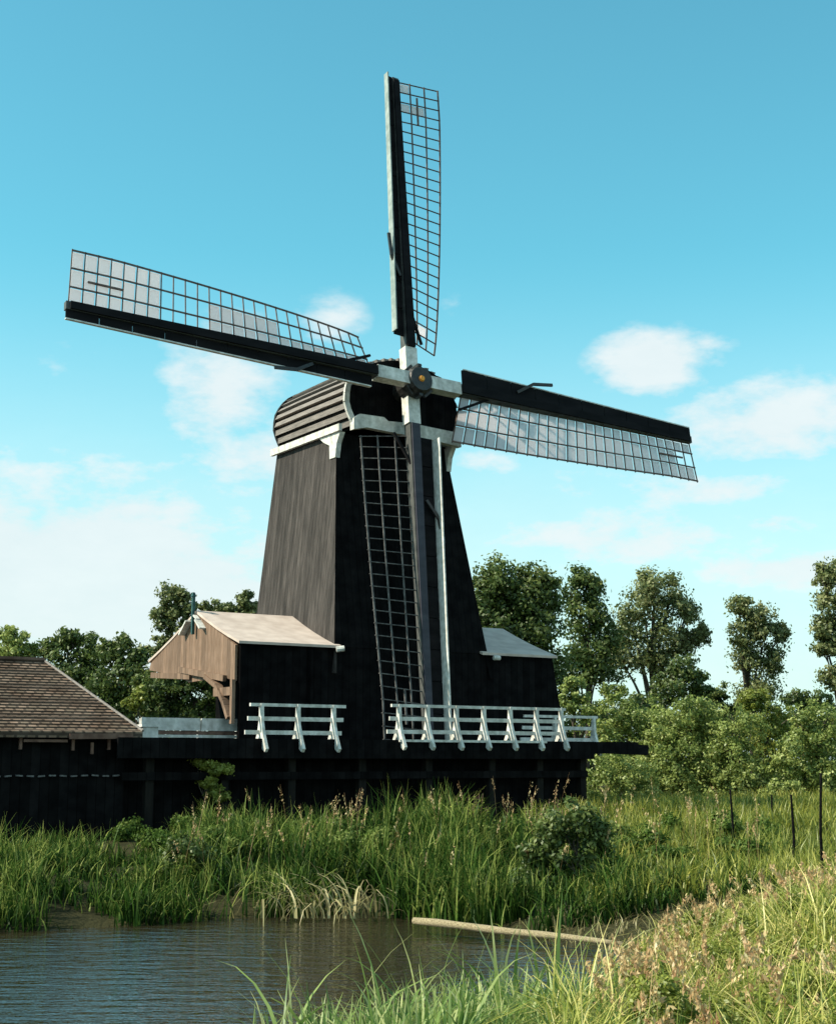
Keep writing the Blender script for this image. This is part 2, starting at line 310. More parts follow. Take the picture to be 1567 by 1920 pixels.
# saw floor: long low body with a roofed wing either side
WL, WR, WF, WB = -5.27, 5.05, -.40, -6.0
mb = MB()
mb.prism([P(WL, WF, DK), P(WR+.55, WF, DK), P(WR+.28, WF, 4.2), P(WR, WF, 5.74), P(WL, WF, 5.72)], P(0, -.12, 0)); mb.build('saw_floor_front', M['tar'], mill)
mb = MB()
mb.hexa([P(WR+.55, WF-.12, DK), P(WR+.67, WF-.12, DK), P(WR+.67, WB, DK), P(WR+.55, WB, DK), P(WR-.1, WF-.12, 5.74), P(WR, WF-.12, 5.74), P(WR, WB, 5.74), P(WR-.1, WB, 5.74)])
mb.box((-3.2, -WB-.1, DK), (WR, -WB, 5.6)); mb.box((-3.3, -WB+.0, DK), (-3.2, -WF-.2, 5.6)); mb.build('saw_floor_back', M['tar'], mill)
RZ, RN = 6.70, -3.0
def wing_roof(e0, e1, name, over):
    mb = MB(); t = .07
    # slope front and back, slightly sagging boards: split in strips
    for (na, za, nb, zb) in ((WF+.14, 5.68, RN, RZ), (WB-.25, 5.50, RN, RZ)):
        for i in range(4):
            n0, n1 = lerp(na, nb, i/4), lerp(na, nb, (i+1)/4); z0, z1 = lerp(za, zb, i/4)-.05*math.sin(math.pi*i/4), lerp(za, zb, (i+1)/4)-.05*math.sin(math.pi*(i+1)/4)
            mb.hexa([P(e0, n0, z0), P(e1, n0, z0), P(e1, n1, z1), P(e0, n1, z1), P(e0, n0, z0+t), P(e1, n0, z0+t), P(e1, n1, z1+t), P(e0, n1, z1+t)])
    o = mb.build(name, M['roofing'], mill); return o
rl = wing_roof(WL-.12, -2.3, 'wing_roof', 0); rl['label'] = 'sunlit cream boarded roof of the near wing'
rr = wing_roof(2.4, WR+.1, 'wing_roof', 0); rr['label'] = 'far wing roof in the shade of the tower'
# little rain spout at the eave end
mb = MB(); mb.tube([P(-2.5, WF+.2, 5.63), P(-2.3, WF+.28, 5.66)], .08, 8); mb.build('spout', M['white'], rl)
mb = MB(); mb.tube([P(2.75, WF+.2, 5.60), P(2.95, WF+.24, 5.60)], .07, 8); mb.build('spout', M['white'], rr)
# open hoisting gable at the left end
mb = MB()
mb.prism([P(WL-.03, WF-.13, 4.72), P(WL-.03, WF-.13, 5.66), P(WL-.03, RN, RZ-.05), P(WL-.03, WB-.1, 5.48), P(WL-.03, WB-.2, 5.28), P(WL-.03, -4.2, 5.02), P(WL-.03, -3.4, 4.80), P(WL-.03, -1.2, 4.84)], P(-.07, 0, 0))
g = mb.build('gable', M['gable'], mill); g['label'] = 'brown boarded gable over the log opening'
mb = MB()
mb.bar(P(WL-.13, -5.9, 5.12), P(WL-.13, -3.2, 4.95), .10, .16); mb.bar(P(WL-.16, -3.9, 5.18), P(WL-.16, -1.0, 4.80), .10, .16); mb.build('lintel', M['gable'], g)
mb = MB(); pts = [P(WL-.16, -2.1, 4.9), P(WL-.16, -1.4, 4.62), P(WL-.16, -.95, 4.2), P(WL-.16, -.62, 3.75)]
for a, b in zip(pts, pts[1:]): mb.bar(a, b, .12, .20, up=(1, 0, 0))
mb.bar(P(WL-.14, -.55, 3.6), P(WL-.14, -.55, 4.75), .1, .12); mb.box((WL-.2, .55, 4.34), (WL-.06, 1.6, 4.56)); mb.build('knee_brace', M['gable'], g)
mb = MB(); mb.bar(P(WL-.2, RN, 6.1), P(WL-.2, RN, 7.15), .08, .08); mb.bar(P(WL-.2, RN, 7.15), P(WL-.2, RN, 7.27), .13, .13, w2=.05, h2=.05)
f_ = mb.build('finial', M['teal'], g)
mb = MB(); mb.bar(P(WL-.19, RN+.28, 6.48), P(WL-.19, RN+.62, 6.22), .05, .2, up=(1, 0, 0)); mb.bar(P(WL-.19, RN-.30, 6.50), P(WL-.19, RN-.75, 6.14), .05, .2, up=(1, 0, 0))
mb.bar(P(WL-.19, RN+.1, 6.62), P(WL-.19, RN+.3, 6.5), .04, .12, up=(1, 0, 0)); mb.build('bargeboard_end', M['white'], g)
# base wall that carries the mill
mb = MB(); ring = [(5.95, -.55), (5.95, -5.5), (3.5, -7.5), (-3.5, -7.5), (-5.45, -6.0), (-5.45, -.55)]
b0 = len(mb.v)
for i in range(len(ring)):
    a, b = ring[i], ring[(i+1) % len(ring)]
    mb.hexa([P(a[0], a[1], .2), P(b[0], b[1], .2), P(b[0]*.97, b[1]*.97, .2), P(a[0]*.97, a[1]*.97, .2), P(a[0], a[1], 3.0), P(b[0], b[1], 3.0), P(b[0]*.97, b[1]*.97, 3.0), P(a[0]*.97, a[1]*.97, 3.0)])
mb.build('base_wall', M['tar'], mill)
# ---- cap
Hq = [(-1.60, 12.08), (-1.80, 12.40), (-1.93, 12.80), (-1.88, 13.22), (-1.68, 13.6), (-1.36, 13.9), (-.95, 14.1), (-.5, 14.22), (0, 14.28)]
def resamp(pl, n):                       # even board widths round the section
    ds = [0]
    for a, b in zip(pl, pl[1:]): ds.append(ds[-1]+math.hypot(b[0]-a[0], b[1]-a[1]))
    out = []
    for i in range(n+1):
        t = ds[-1]*i/n; k = min(len(pl)-2, max(0, sum(d <= t for d in ds)-1)); f = (t-ds[k])/(ds[k+1]-ds[k])
        out.append((lerp(pl[k][0], pl[k+1][0], f), lerp(pl[k][1], pl[k+1][1], f)))
    return out
Hs = resamp(Hq, 14)
Hs = Hs+[(-x, z) for x, z in Hs[::-1][1:]]
stations = [(-.95, 1, 1), (-2.4, 1, 1.0), (-3.9, .995, .995), (-5.3, .99, .98)]
def sec(e, z, st): return P(e*st[1]+.10, st[0], 12.0+(z-12.0)*st[2])
mb = MB()
for st0, st1 in zip(stations, stations[1:]):
    for i in range(len(Hs)-1):
        # two lapped boards per profile step: each tilts out at its lower edge
        for hlf in (0,):
            ea, za = Hs[i][0], Hs[i][1]
            eb, zb = Hs[i+1][0], Hs[i+1][1]
            lowa = za < zb
            nx, nz = (za-zb), (eb-ea); l = math.hypot(nx, nz); nx, nz = nx/l, nz/l
            oa, ob = (.07, .02) if lowa else (.02, .07)
            fa, fb = (.38, 1) if lowa else (0, .62)
            ea, za, eb, zb = lerp(ea, eb, fa), lerp(za, zb, fa), lerp(ea, eb, fb), lerp(za, zb, fb)
            a = sec(ea+nx*oa, za+nz*oa, st0), sec(eb+nx*ob, zb+nz*ob, st0), sec(eb+nx*ob, zb+nz*ob, st1), sec(ea+nx*oa, za+nz*oa, st1)
            ia = sec(ea-nx*.04, za-nz*.04, st0), sec(eb-nx*.04, zb-nz*.04, st0), sec(eb-nx*.04, zb-nz*.04, st1), sec(ea-nx*.04, za-nz*.04, st1)
            mb.hexa([*ia, *a])
mbs = MB()
cap = mb.build('cap', M['cap'], mill)
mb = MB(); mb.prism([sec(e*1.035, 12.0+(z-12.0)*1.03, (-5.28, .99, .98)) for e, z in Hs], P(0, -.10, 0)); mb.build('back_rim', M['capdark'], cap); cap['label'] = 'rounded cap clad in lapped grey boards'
mb = MB()
# dark sheet between boards, lap shade put into its colour; also the back end
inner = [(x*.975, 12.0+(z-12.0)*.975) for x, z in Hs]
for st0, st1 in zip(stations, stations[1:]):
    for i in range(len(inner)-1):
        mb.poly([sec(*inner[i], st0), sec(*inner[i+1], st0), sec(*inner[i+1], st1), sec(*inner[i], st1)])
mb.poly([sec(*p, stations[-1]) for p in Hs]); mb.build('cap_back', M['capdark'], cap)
mb = MB(); mb.prism([sec(e*.985, z, (-.90, 1, .99)) for e, z in Hs], P(0, -.12, 0)); mb.build('cap_front', M['tar'], cap)
# white rim of the front arch (left part painted)
mb = MB()
for i in range(0, 7):
    a, b = Hs[i], Hs[i+1]
    mb.bar(sec(a[0]*1.03, a[1], (-.86, 1, 1)), sec(b[0]*1.03, b[1], (-.86, 1, 1)), .16, .09, up=(0, 1, 0))
mb.build('cap_rim', M['white'], cap)
# white fascia along the side and corner boards
mb = MB(); mb.bar(P(-2.0, -.95, 12.02), P(-1.98, -5.2, 12.0), .1, .20); mb.bar(P(2.0, -.95, 12.02), P(1.8, -5.5, 12.0), .1, .20); mb.build('fascia', M['white'], cap)
for s in (-1, 1):
    mb = MB(); e0 = -1.98 if s < 0 else 2.02
    mb.prism([P(e0, -1.0, 11.9), P(e0, -2.2, 11.9), P(e0, -1.95, 11.74), P(e0, -1.62, 11.6), P(e0, -1.6, 11.2), P(e0, -1.28, 11.2), P(e0, -1.2, 11.6)], P(.16*-s, 0, 0))
    mb.build('corner_board', M['white'], cap)
# wind beam with scalloped top + centre block
prof = [(-1.75, 11.95), (-1.75, 12.28), (-1.55, 12.42), (-.75, 12.42), (-.6, 12.32), (.2, 12.36), (.9, 12.32), (1.7, 12.28), (1.95, 12.12), (1.95, 11.85), (1.2, 11.92), (-1.3, 12.05)]
mb = MB(); mb.prism([P(e+.05, -.70, z) for e, z in prof], P(0, -.22, 0)); mb.build('wind_beam', M['white'], cap)
mb = MB(); mb.bar(P(-.2, -4.6, 14.0), P(-.2, -4.6, 15.3), .05, .05); mb.build('lightning_rod', M['iron'], cap)
# ---- windshaft, poll end and sails
TILT = R(9.5); ROLL = R(-2.8)
up0 = Vector((0, math.sin(TILT), math.cos(TILT))); n9 = Vector((0, -math.cos(TILT), math.sin(TILT))); e0 = Vector((1, 0, 0))
U_ = (e0*math.cos(ROLL)+up0*math.sin(ROLL)).normalized(); V_ = (up0*math.cos(ROLL)-e0*math.sin(ROLL)).normalized()
HL = Vector((0, 0, HUB.z))
mb = MB(); mb.tube([HL-n9*2.2, HL-n9*.5], .30, 16); mb.tube([HL-n9*.62, HL-n9*.52, HL+n9*.10, HL+n9*.22], [.33, .43, .43, .36], 16); sh = mb.build('windshaft', M['iron'], mill)
mb = MB(); mb.tube([HL+n9*.22, HL+n9*.27], [.10, .07], 12); mb.build('hub_cap', M['orange'], sh)
mb = MB()
for k in range(8):
    a = 2*math.pi*k/8; q = (U_*math.cos(a)+V_*math.sin(a)); mb.bar(HL+q*.42+n9*.0, HL+q*.50+n9*.0, .12, .3)
mb.build('wedges', M['iron'], sh)
Lr = 10.50
def stock(dirv, nofs, name, wdt=.36):
    side = dirv.cross(n9).normalized(); c = HL+n9*nofs
    mb = MB(); iw = 1.2 if nofs < -.2 else 1.42
    for s in (-1, 1):
        mb.bar(c, c+dirv*s*iw, wdt, .34, up=n9)
    o = mb.build(name, M['white'], mill); o['label'] = 'sail stock with its white painted middle'
    mb = MB()
    for s in (-1, 1):
        mb.bar(c+dirv*s*iw, c+dirv*s*Lr, wdt*.8, .30, up=n9, w2=.22, h2=.16)
    mb.build('outer_stock', M['stockside'] if nofs < 0 else M['stock'], o)
    return o
stock(V_, -.42, 'stock', .40); stock(U_, -.02, 'stock', .38)
def sail(du, dw, nofs, label, pale=False, nose=.3, slant=-.05, cloth=None, tip_tw=-7, in_tw=26, taper=True, wb=(.60, .36), nm='white'):
    """du: along the stock from the hub; dw: across, toward the lattice side"""
    c = HL+n9*nofs; u0, u1 = 1.55, Lr-.08; nb = 26
    def pt(u, w, dn=0):
        t = (u-u0)/(u1-u0); th = R(lerp(in_tw, tip_tw, min(1, max(0, t)*1.15)**.8))
        return c+du*u+dw*(w*math.cos(th))-n9*(w*math.sin(th))+n9*dn
    LW = [.52, 1.02, 1.50]
    mb = MB(); us = [lerp(u0, u1, i/(nb-1)) for i in range(nb)]
    for i, u in enumerate(us):
        w1 = 1.54; jit = random.uniform(-.012, .012)
        mb.bar(pt(u+jit, 0), pt(u-jit, w1), .024, .035, up=n9)
    for w in LW:
        for i in range(nb-1): mb.bar(pt(us[i]-.02, w, .02), pt(us[i+1]+.02, w, .02), .04 if w < 1.4 else .045, .03, up=n9)
    mb.bar(pt(us[-2]-.1, .74, .03), pt(us[-4]-.35, .74, .03), .05, .04, up=n9)
    s = mb.build('sail', M['lathpale' if pale else 'lath'], mill); s['label'] = label
    # hooked brace at the inner end of the lattice
    mb = MB(); mb.bar(pt(2.5, .1, .1), pt(1.5, .62, .16), .07, .07, up=n9); mb.bar(pt(2.5, .1, .1), pt(2.9, .05, .1), .06, .06, up=n9); mb.build('brace', M['board'], s)
    # leading boards
    mb = MB()
    for i in range(10):
        ua, ub = lerp(1.55, Lr, i/10), lerp(1.55, Lr, (i+1)/10); wa, wb_ = lerp(wb[0], wb[1], i/10), lerp(wb[0], wb[1], (i+1)/10); g = .012
        p = [c+du*(ua+g)-dw*.10-n9*.0, c+du*(ub-g)-dw*.10, c+du*(ub-g)-dw*wb_+n9*slant, c+du*(ua+g)-dw*wa+n9*slant]
        mb.hexa([*p, *[q+n9*.05 for q in p]])
        q0, q1 = c+du*ua+dw*.16+n9*.17, c+du*ub+dw*.13+n9*.12   # cover board on the stock's face
    mb.build('wind_board', M['board'], s)
    mb = MB(); mb.bar(c+du*(1.22 if nofs < -.2 else 1.44)+n9*.20, c+du*(Lr-.1)+n9*.12, .27, .05, up=n9, w2=.20); mb.build('cover_board', M['board' if not pale else 'stock'], s)
    if nose:
        mb = MB(); a, b = c+du*1.62-dw*(wb[0]+.02)+n9*slant, c+du*Lr-dw*(wb[1]+.02)+n9*slant
        nb_ = nose*.8
        mb.hexa([a, a-dw*.035, b-dw*.035, b, a+n9*nose, a-dw*.035+n9*nose, b-dw*.035+n9*nb_, b+n9*nb_]); mb.build('nose_board', M[nm], s)
    # air brake flap hinged half way
    mb = MB(); a = c+du*3.5-dw*(wb[0]*.45); k = [a+n9*.12, a+du*.55-dw*.33+n9*.22, a+du*1.25-dw*.42+n9*.26]
    for p, q in zip(k, k[1:]): mb.bar(p, q, .09, .06, up=n9)
    mb.build('brake_lever', M['iron'], s)
    if cloth:
        for (i0, i1, r0, r1) in cloth:
            mb = MB(); wv = [.16]+LW
            for i in range(i0, i1):
                for r in range(r0, r1):
                    q = [pt(us[i]+.03, wv[r]+.015, -.03), pt(us[i+1]-.03, wv[r]+.015, -.03), pt(us[i+1]-.03, wv[r+1]-.015, -.03), pt(us[i]+.03, wv[r+1]-.015, -.03)]
                    mb.hexa([*[x-n9*.008 for x in q], *q])
            mb.build('sail_cloth', M['cloth'], s)
    return s
sail(V_, U_, -.42, 'topmost sail pointing almost straight up', nose=.26, slant=.04, cloth=[(24, 25, 0, 1), (22, 23, 0, 2), (1, 2, 0, 2)], wb=(.50, .34), nm='greygreen')
sail(U_, -V_, -.02, 'right sail backed with pale cloth', nose=.05, slant=.0, cloth=[(0, 23, 0, 3), (23, 25, 0, 1), (23, 25, 2, 3)], wb=(.66, .40))
sail(-V_, -U_, -.42, 'lowest sail in front of the black tower', pale=True, nose=.42, slant=.0, wb=(.62, .50))
sail(-U_, V_, -.02, 'left sail reaching out over the pond side', nose=.10, slant=.0, cloth=[(18, 25, 0, 3), (0, 14, 0, 1), (8, 14, 1, 2)], wb=(.46, .34))
# ================================================================== PLATFORM with railings
plat = empty('wooden_platform', MO, AZ); tag(plat, 'dark wooden working platform with white railings in front of the mill', 'platform')
mb = MB(); mb.box((-9.8, -2.58, DK-.08), (5.6, .38, DK)); mb.box((5.6, -1.0, DK-.08), (6.35, .38, DK)); mb.box((-9.8, .3, DK-.08), (-5.5, 4.4, DK-.002)); mb.build('deck', M['tarflat'], plat)
mb = MB(); mb.box((-9.8, -2.65, DK-.45), (4.1, -2.585, DK+.02)); mb.box((4.1, -2.65, DK-.3), (5.7, -2.585, DK+.02)); mb.build('fascia', M['tar'], plat)
mb = MB(); mb.bar(P(5.4, 0, 3.06), P(8.3, 0, 2.98), .3, .3); mb.build('log_beam', M['tarflat'], plat)
mb = MB()   # boarded skirt below the deck with a ragged opening
y_ = -2.55
def sk(pts): mb.prism([P(e, 1.95, z) for e, z in pts], P(0, -.06, 0))
sk([(-9.8, .3), (-9.8, 3.05), (4.2, 3.05), (4.2, .3)]); mb.box((-9.6, -2.46, 2.2), (4.0, -2.40, 2.38)); mb.build('skirt', M['tar'], plat)
for e in (-8.9, -7.0, -5.2, -3.2, -1.2, .8, 2.4, 3.9):
    mb = MB(); mb.bar(P(e, 2.3, .1), P(e, 2.3, DK-.1), .2, .2); mb.build('pile', M['pilewood'], plat)
def post(n, e, parent, z0=DK):
    mb = MB()
    prof = [(0.05, .96), (-.06, .96), (-.075, .55), (-.14, .28), (-.30, -.02), (-.22, -.06), (-.06, .16), (.14, -.13), (.26, -.20), (.33, -.12), (.16, .22), (.07, .5)]
    # offsets: positive leans outward over the deck edge
    mb.prism([P(e-.038, n+a, z0+b) for a, b in prof], P(.076, 0, 0)); return mb.build('post', M['white'], parent)
def railing(e0, e1, n, posts, z0=DK, lab=None):
    mb = MB(); h = .93
    mb.bar(P(e0, n, z0+h), P(e1, n, z0+h), .08, .075); mb.bar(P(e0-.05, n-.02, z0+.60), P(e1-.05, n-.02, z0+.60), .05, .10); mb.bar(P(e0-.12, n-.02, z0+.27), P(e1-.1, n-.02, z0+.27), .05, .10)
    r = mb.build('railing', M['white'], plat)
    for e in posts: post(n+.02, e, r, z0)
    if lab: r['label'] = lab
railing(-6.42, -3.78, 2.5, [-6.12, -5.12, -4.12], DK-.1, 'short white railing with three posts')
railing(-2.42, 3.2, 2.5, [-2.2, -1.33, -.43, .45, 1.32, 2.2, 3.05], DK-.04, 'long white railing with seven posts')
railing(3.3, 6.0, .5, [4.4, 5.85], DK-.16, 'white railing on the side of the platform')
mb = MB(); mb.bar(P(-2.3, 2.69, DK+.0), P(2.4, 2.69, DK+.0), .05, .06); mb.build('edge_strip', M['white'], plat)
# ================================================================== white board fence on the platform
fe = empty('board_fence', MO+Vector((0, 0, 0)), AZ); tag(fe, 'low white board fence between the tiled shed and the mill', 'fence')
mb = MB()
for a, b in ((-7.75, -6.12), (-6.08, -4.9)):
    mb.box((a, .95, 3.42), (b, 1.0, 3.74))
mb.build('board', M['white'], fe)
mb = MB(); mb.box((-7.8, .93, 3.24), (-4.9, 1.0, 3.31)); mb.build('bottom_rail', M['white'], fe)
mb = MB(); mb.box((-7.3, .97, 3.32), (-4.9, 1.01, 3.41)); mb.build('middle_strip', M['brownwood'], fe)
for e in (-7.7, -6.1, -5.0):
    mb = MB(); mb.box((e-.05, 1.01, 3.1), (e+.05, 1.11, 3.72)); mb.build('post', M['white'], fe)
bx = MB(); bx.box((-.22, -.2, 0), (.22, .2, .05)); bx.box((-.20, -.18, .05), (.20, .18, .30)); bx.box((-.24, -.22, .30), (.24, .22, .36))
o = bx.build('crate', M['white']); o.location = Wd(-8.36, .9, DK); o.rotation_euler = (0, 0, AZ); tag(o, 'small white box at the end of the low white fence beside the tiled roof', 'box')
# ================================================================== tiled shed on the left
barn = empty('tiled_shed', MO, AZ); tag(barn, 'low black shed with a weathered hipped tile roof at the left edge', 'shed')
mb = MB(); mb.box((-26, -2.2, .1), (-9.45, 6.0, 3.34)); mb.build('wall', M['tar'], barn)
def barn_roof():
    A, B, C_, D = P(-27, 2.5, 3.24), P(-9.15, 2.5, 3.30), P(-9.15, -6.6, 3.30), P(-27, -6.6, 3.24)
    R0, R1 = P(-27, -2.0, 5.13), P(-10.0, -2.0, 5.13)
    me = bpy.data.meshes.new('roof'); t = Vector((0, 0, -.14))
    v = [A, B, C_, D, R0, R1]; v2 = v+[p+t for p in v[:4]]
    me.from_pydata([tuple(p) for p in v2], [], [(0, 1, 5, 4), (1, 2, 5), (2, 3, 4, 5), (0, 6, 7, 1), (1, 7, 8, 2), (2, 8, 9, 3), (6, 9, 8, 7)])
    uv = me.uv_layers.new(name='UVMap')
    for p in me.polygons:
        nrm = p.normal; ax = Vector((0, 0, 1)).cross(nrm); ax = ax.normalized() if ax.length > 1e-3 else Vector((1, 0, 0)); ay = nrm.cross(ax)
        for li in p.loop_indices:
            q = me.vertices[me.loops[li].vertex_index].co; uv.data[li].uv = (q.dot(ax), q.dot(ay))
    me.materials.append(M['tiles']); o = bpy.data.objects.new('roof', me); col.objects.link(o); o.parent = barn
    mb = MB(); mb.tube([B+Vector((0, 0, .02)), R1+Vector((0, 0, .03))], .035, 6); mb.build('hip_ridge', M['cap'], o)
    mb = MB(); mb.tube([R0+Vector((0, 0, .03)), R1+Vector((0, 0, .03))], .08, 6); mb.build('ridge_tiles', M['tiles'], o)
    # rows of tile edges as real steps
    mb = MB(); nr = 24
    for i in range(1, nr):
        t_ = i/nr; a = lerp(A, R0, t_); b = lerp(B, R1, t_); mb.bar(a+Vector((0, 0, .01)), b+Vector((0, 0, .01)), .03, .025)
    mb.build('tile_rows', M['tiles'], o)
barn_roof()
mb = MB(); mb.bar(P(-10.9, 2.52, 3.18), P(-9.4, 2.52, 3.20), .06, .12); mb.bar(P(-11.9, 2.4, 3.08), P(-10.9, 2.4, 3.08), .05, .06); mb.build('eave_board', M['brownwood'], barn)
for e, z in ((-11.95, 3.02), (-10.75, 3.0), (-10.3, 2.92), (-9.9, 3.02)):
    mb = MB(); mb.bar(P(e, 2.35, z-.13), P(e, 2.35, z+.13), .06, .06); mb.build('eave_hook', M['brownwood'], barn)
mb = MB()
pp = [P(-13+i*.25, 2.27, 2.31+.012*math.sin(i*1.9)) for i in range(16)]
for a, b in list(zip(pp, pp[1:])): mb.bar(a, lerp(a, b, .62), .04, .035)
mb.build('mooring_chain', M['rope'], barn)
# thin post by the shed corner
p0 = at(289, 1515, 37.5); mb = MB(); mb.tube([p0, p0+Vector((.02, 0, .5)), p0+Vector((-.03, 0, 1.0))], [.06, .05, .045], 8)
mb.box((p0.x-.1, p0.y-.05, p0.z+.42), (p0.x+.12, p0.y+.05, p0.z+.47)); o = mb.build('mooring_post', M['brownwood']); tag(o, 'thin brown mooring post rising from the grass at the shed corner', 'post')
# ================================================================== floating pole
a = at(776, 1731, 23.0); b = at(1168, 1786, 20.4); a.z = .20; b.z = .16
mb = MB(); ps = [a.lerp(b, i/8)+Vector((0, 0, .006*math.sin(i*1.3))) for i in range(9)]; mb.tube(ps, [.050, .060, .052, .056, .048, .050, .042, .038, .030], 12)
o = mb.build('wooden_pole', M['pole'], smooth=True); tag(o, 'long pale wooden pole lying over the dark water to the bank', 'pole')
# ================================================================== vegetation
SCR = []
def crown(name, lobes, m, parent, leaf=.2, dens=1.0, d=60, clump=.55, flat=1.0, gap=.0):
    """lobes in pixels (x, y, rx, ry) at distance d; leaves gather in twig clumps through each lobe"""
    C, T, OUT = [], [], []
    for (x, y, rx, ry, *dd) in lobes:
        dl = d+(dd[0] if dd else 0)
        c = np.array(at(x, y, dl)); rx_, ry_ = rx/F*dl, ry/F*dl; rz = rx_*.9
        area = rx_*ry_
        nc = max(24, int(area*24*dens)); k = 64
        u = rng.normal(size=(nc, 3)); u /= np.linalg.norm(u, axis=1)[:, None]
        rad = rng.uniform(.12, 1.0, nc)**.5*rng.uniform(.86, 1.12, nc)
        cc = u*rad[:, None]*np.array([rx_, rz, ry_])
        s = clump*rng.uniform(.5, 1.15, nc)*min(1.0, max(.35, (rx_+ry_)/2/1.6))*1.0
        pts = cc[:, None]+rng.normal(size=(nc, k, 3))*s[:, None, None]*np.array([.62, .62, .5])
        C.append((pts+c).reshape(-1, 3)); o_ = (pts/np.array([rx_, rz, ry_])*.6+(pts-cc[:, None])/s[:, None, None]*.7).reshape(-1, 3); OUT.append(o_/(np.linalg.norm(o_, axis=1)[:, None]+1e-6)); T.append(np.repeat(rng.uniform(-.2, .25, nc), k)+rng.uniform(-.1, .1, nc*k)+.5)
    OUT = np.concatenate(OUT); C = np.concatenate(C); T = np.concatenate(T); n = len(C)
    nr_ = OUT+rng.normal(size=(n, 3))*.55; nr_ /= np.linalg.norm(nr_, axis=1)[:, None]
    ax = np.cross(nr_, rng.normal(size=(n, 3))); ax /= np.linalg.norm(ax, axis=1)[:, None]
    bx_ = np.cross(ax, nr_); bx_ /= np.linalg.norm(bx_, axis=1)[:, None]
    L_ = leaf*.78*rng.uniform(.6, 1.25, n)[:, None]; w = L_*.58
    V = np.stack([C-ax*L_*.5, C+bx_*w*.5, C+ax*L_*.5, C-bx_*w*.5], 1).reshape(-1, 3)
    Q = np.arange(n*4).reshape(-1, 4)
    loc = np.array(parent.location) if parent else np.zeros(3)
    return npmesh(name, V-loc, Q, np.repeat(T, 4), m, parent=parent)
def tree(name, label, cat, group, d, lobes, m, leaf=.2, dens=1.0, trunkx=None, clump=.55, tr=.16, multi=1):
    xs = [l[0] for l in lobes]; ys = [l[1] for l in lobes]
    tx = trunkx or sum(xs)/len(xs)
    base = at(tx, 1500, d); gz = float(ground(base.x, base.y)); base = Vector((base.x, base.y, gz-.05))
    root = empty(name, base); tag(root, label, cat, group)
    mb = MB(); top = min(lobes, key=lambda l: l[1]); tp = at(top[0], top[1], d)
    segs = [base, base.lerp(tp, .35)+Vector((.1, 0, 0)), base.lerp(tp, .7)-Vector((.08, 0, 0)), tp]
    mb.tube([p-base for p in segs], [tr, tr*.75, tr*.45, tr*.12], 8)
    for l in lobes:
        c = at(l[0], l[1], d+(l[4] if len(l) > 4 else 0)); f = min(.8, max(.15, (c.z-base.z)/(tp.z-base.z+.01)*.55)); s = base.lerp(tp, f)
        mid = s.lerp(c, .5)+Vector((0, 0, .15)); mb.tube([s-base, mid-base, c-base], [tr*.45, tr*.3, tr*.1], 6)
        for k in range(3):
            q = c+Vector((random.uniform(-1, 1)*l[2]/F*d*.8, random.uniform(-1, 1)*l[2]/F*d*.6, random.uniform(-.2, 1)*l[3]/F*d*.8)); mb.tube([mid.lerp(c, .5)-base, q-base], [tr*.18, tr*.05], 5)
    mb.build('trunk', M['bark'], root, smooth=True)
    if name == 'willow_bush': lobes = [(l[0], l[1], l[2]*1.17, l[3]*1.15) for l in lobes]
    crown('crown', lobes, m, root, leaf, dens, d, clump)
    return root
G1, G2, G3 = 'trees behind the mill on the right', 'willow bushes beside the meadow', 'trees behind the shed on the left'
tree('broadleaf_tree', 'tall dense dark green tree directly behind the mill tower on the right', 'tree', G1, 64, [(938, 1095, 46, 50), (985, 1105, 42, 50), (1028, 1120, 24, 42), (935, 1170, 58, 60), (1000, 1180, 50, 60), (960, 1245, 70, 60), (1020, 1270, 55, 60), (905, 1130, 25, 50)], M['leaf_a'], .25, 1.8, 960, .6, .22)
tree('poplar_tree', 'narrow dark poplar next to the dense tree, its top split in two', 'tree', G1, 70, [(1082, 1105, 28, 40), (1108, 1100, 20, 34), (1095, 1150, 42, 45), (1100, 1205, 48, 50), (1130, 1190, 34, 45), (1085, 1260, 34, 40), (1120, 1255, 45, 40)], M['leaf_a'], .26, .8, 1095, .62, .18)
tree('poplar_tree', 'broad loose poplar with sky showing through its wide ragged crown', 'tree', G1, 74, [(1228, 1090, 38, 24), (1205, 1120, 40, 34), (1255, 1125, 34, 40), (1180, 1165, 40, 38), (1232, 1175, 48, 42), (1290, 1150, 16, 26), (1310, 1190, 18, 22), (1280, 1205, 22, 26), (1195, 1220, 48, 44), (1240, 1240, 34, 34), (1160, 1230, 30, 40)], M['leaf_b'], .24, .36, 1215, .72, .2)
tree('broadleaf_tree', 'small dark tree under the broad loose poplar', 'tree', G1, 66, [(1285, 1255, 32, 30), (1260, 1295, 46, 36), (1310, 1285, 26, 26), (1225, 1320, 46, 32), (1300, 1330, 34, 28)], M['leaf_a'], .24, 1.2, 1270, .5, .14)
tree('poplar_tree', 'solitary slender poplar standing apart against the sky', 'tree', G1, 78, [(1385, 1135, 26, 20), (1410, 1150, 34, 26), (1395, 1185, 36, 28), (1435, 1195, 34, 30), (1462, 1185, 14, 16), (1405, 1235, 36, 34), (1450, 1240, 26, 26), (1420, 1285, 40, 34), (1395, 1310, 30, 30)], M['leaf_b'], .24, .36, 1415, .66, .17)
tree('poplar_tree', 'poplar cut off by the right edge of the photo', 'tree', G1, 70, [(1545, 1085, 22, 30), (1575, 1075, 30, 40), (1560, 1135, 34, 36), (1540, 1180, 18, 24), (1575, 1190, 30, 40), (1545, 1215, 22, 16), (1560, 1270, 20, 26)], M['leaf_b'], .24, .36, 1575, .66, .17)
tree('shrub', 'low dark shrub on the skyline right of the slender poplar', 'shrub', G1, 80, [(1490, 1310, 40, 20), (1530, 1318, 40, 20), (1340, 1300, 26, 20), (1345, 1330, 40, 24)], M['leaf_a'], .24, 1.3, 1500, .5, .12)
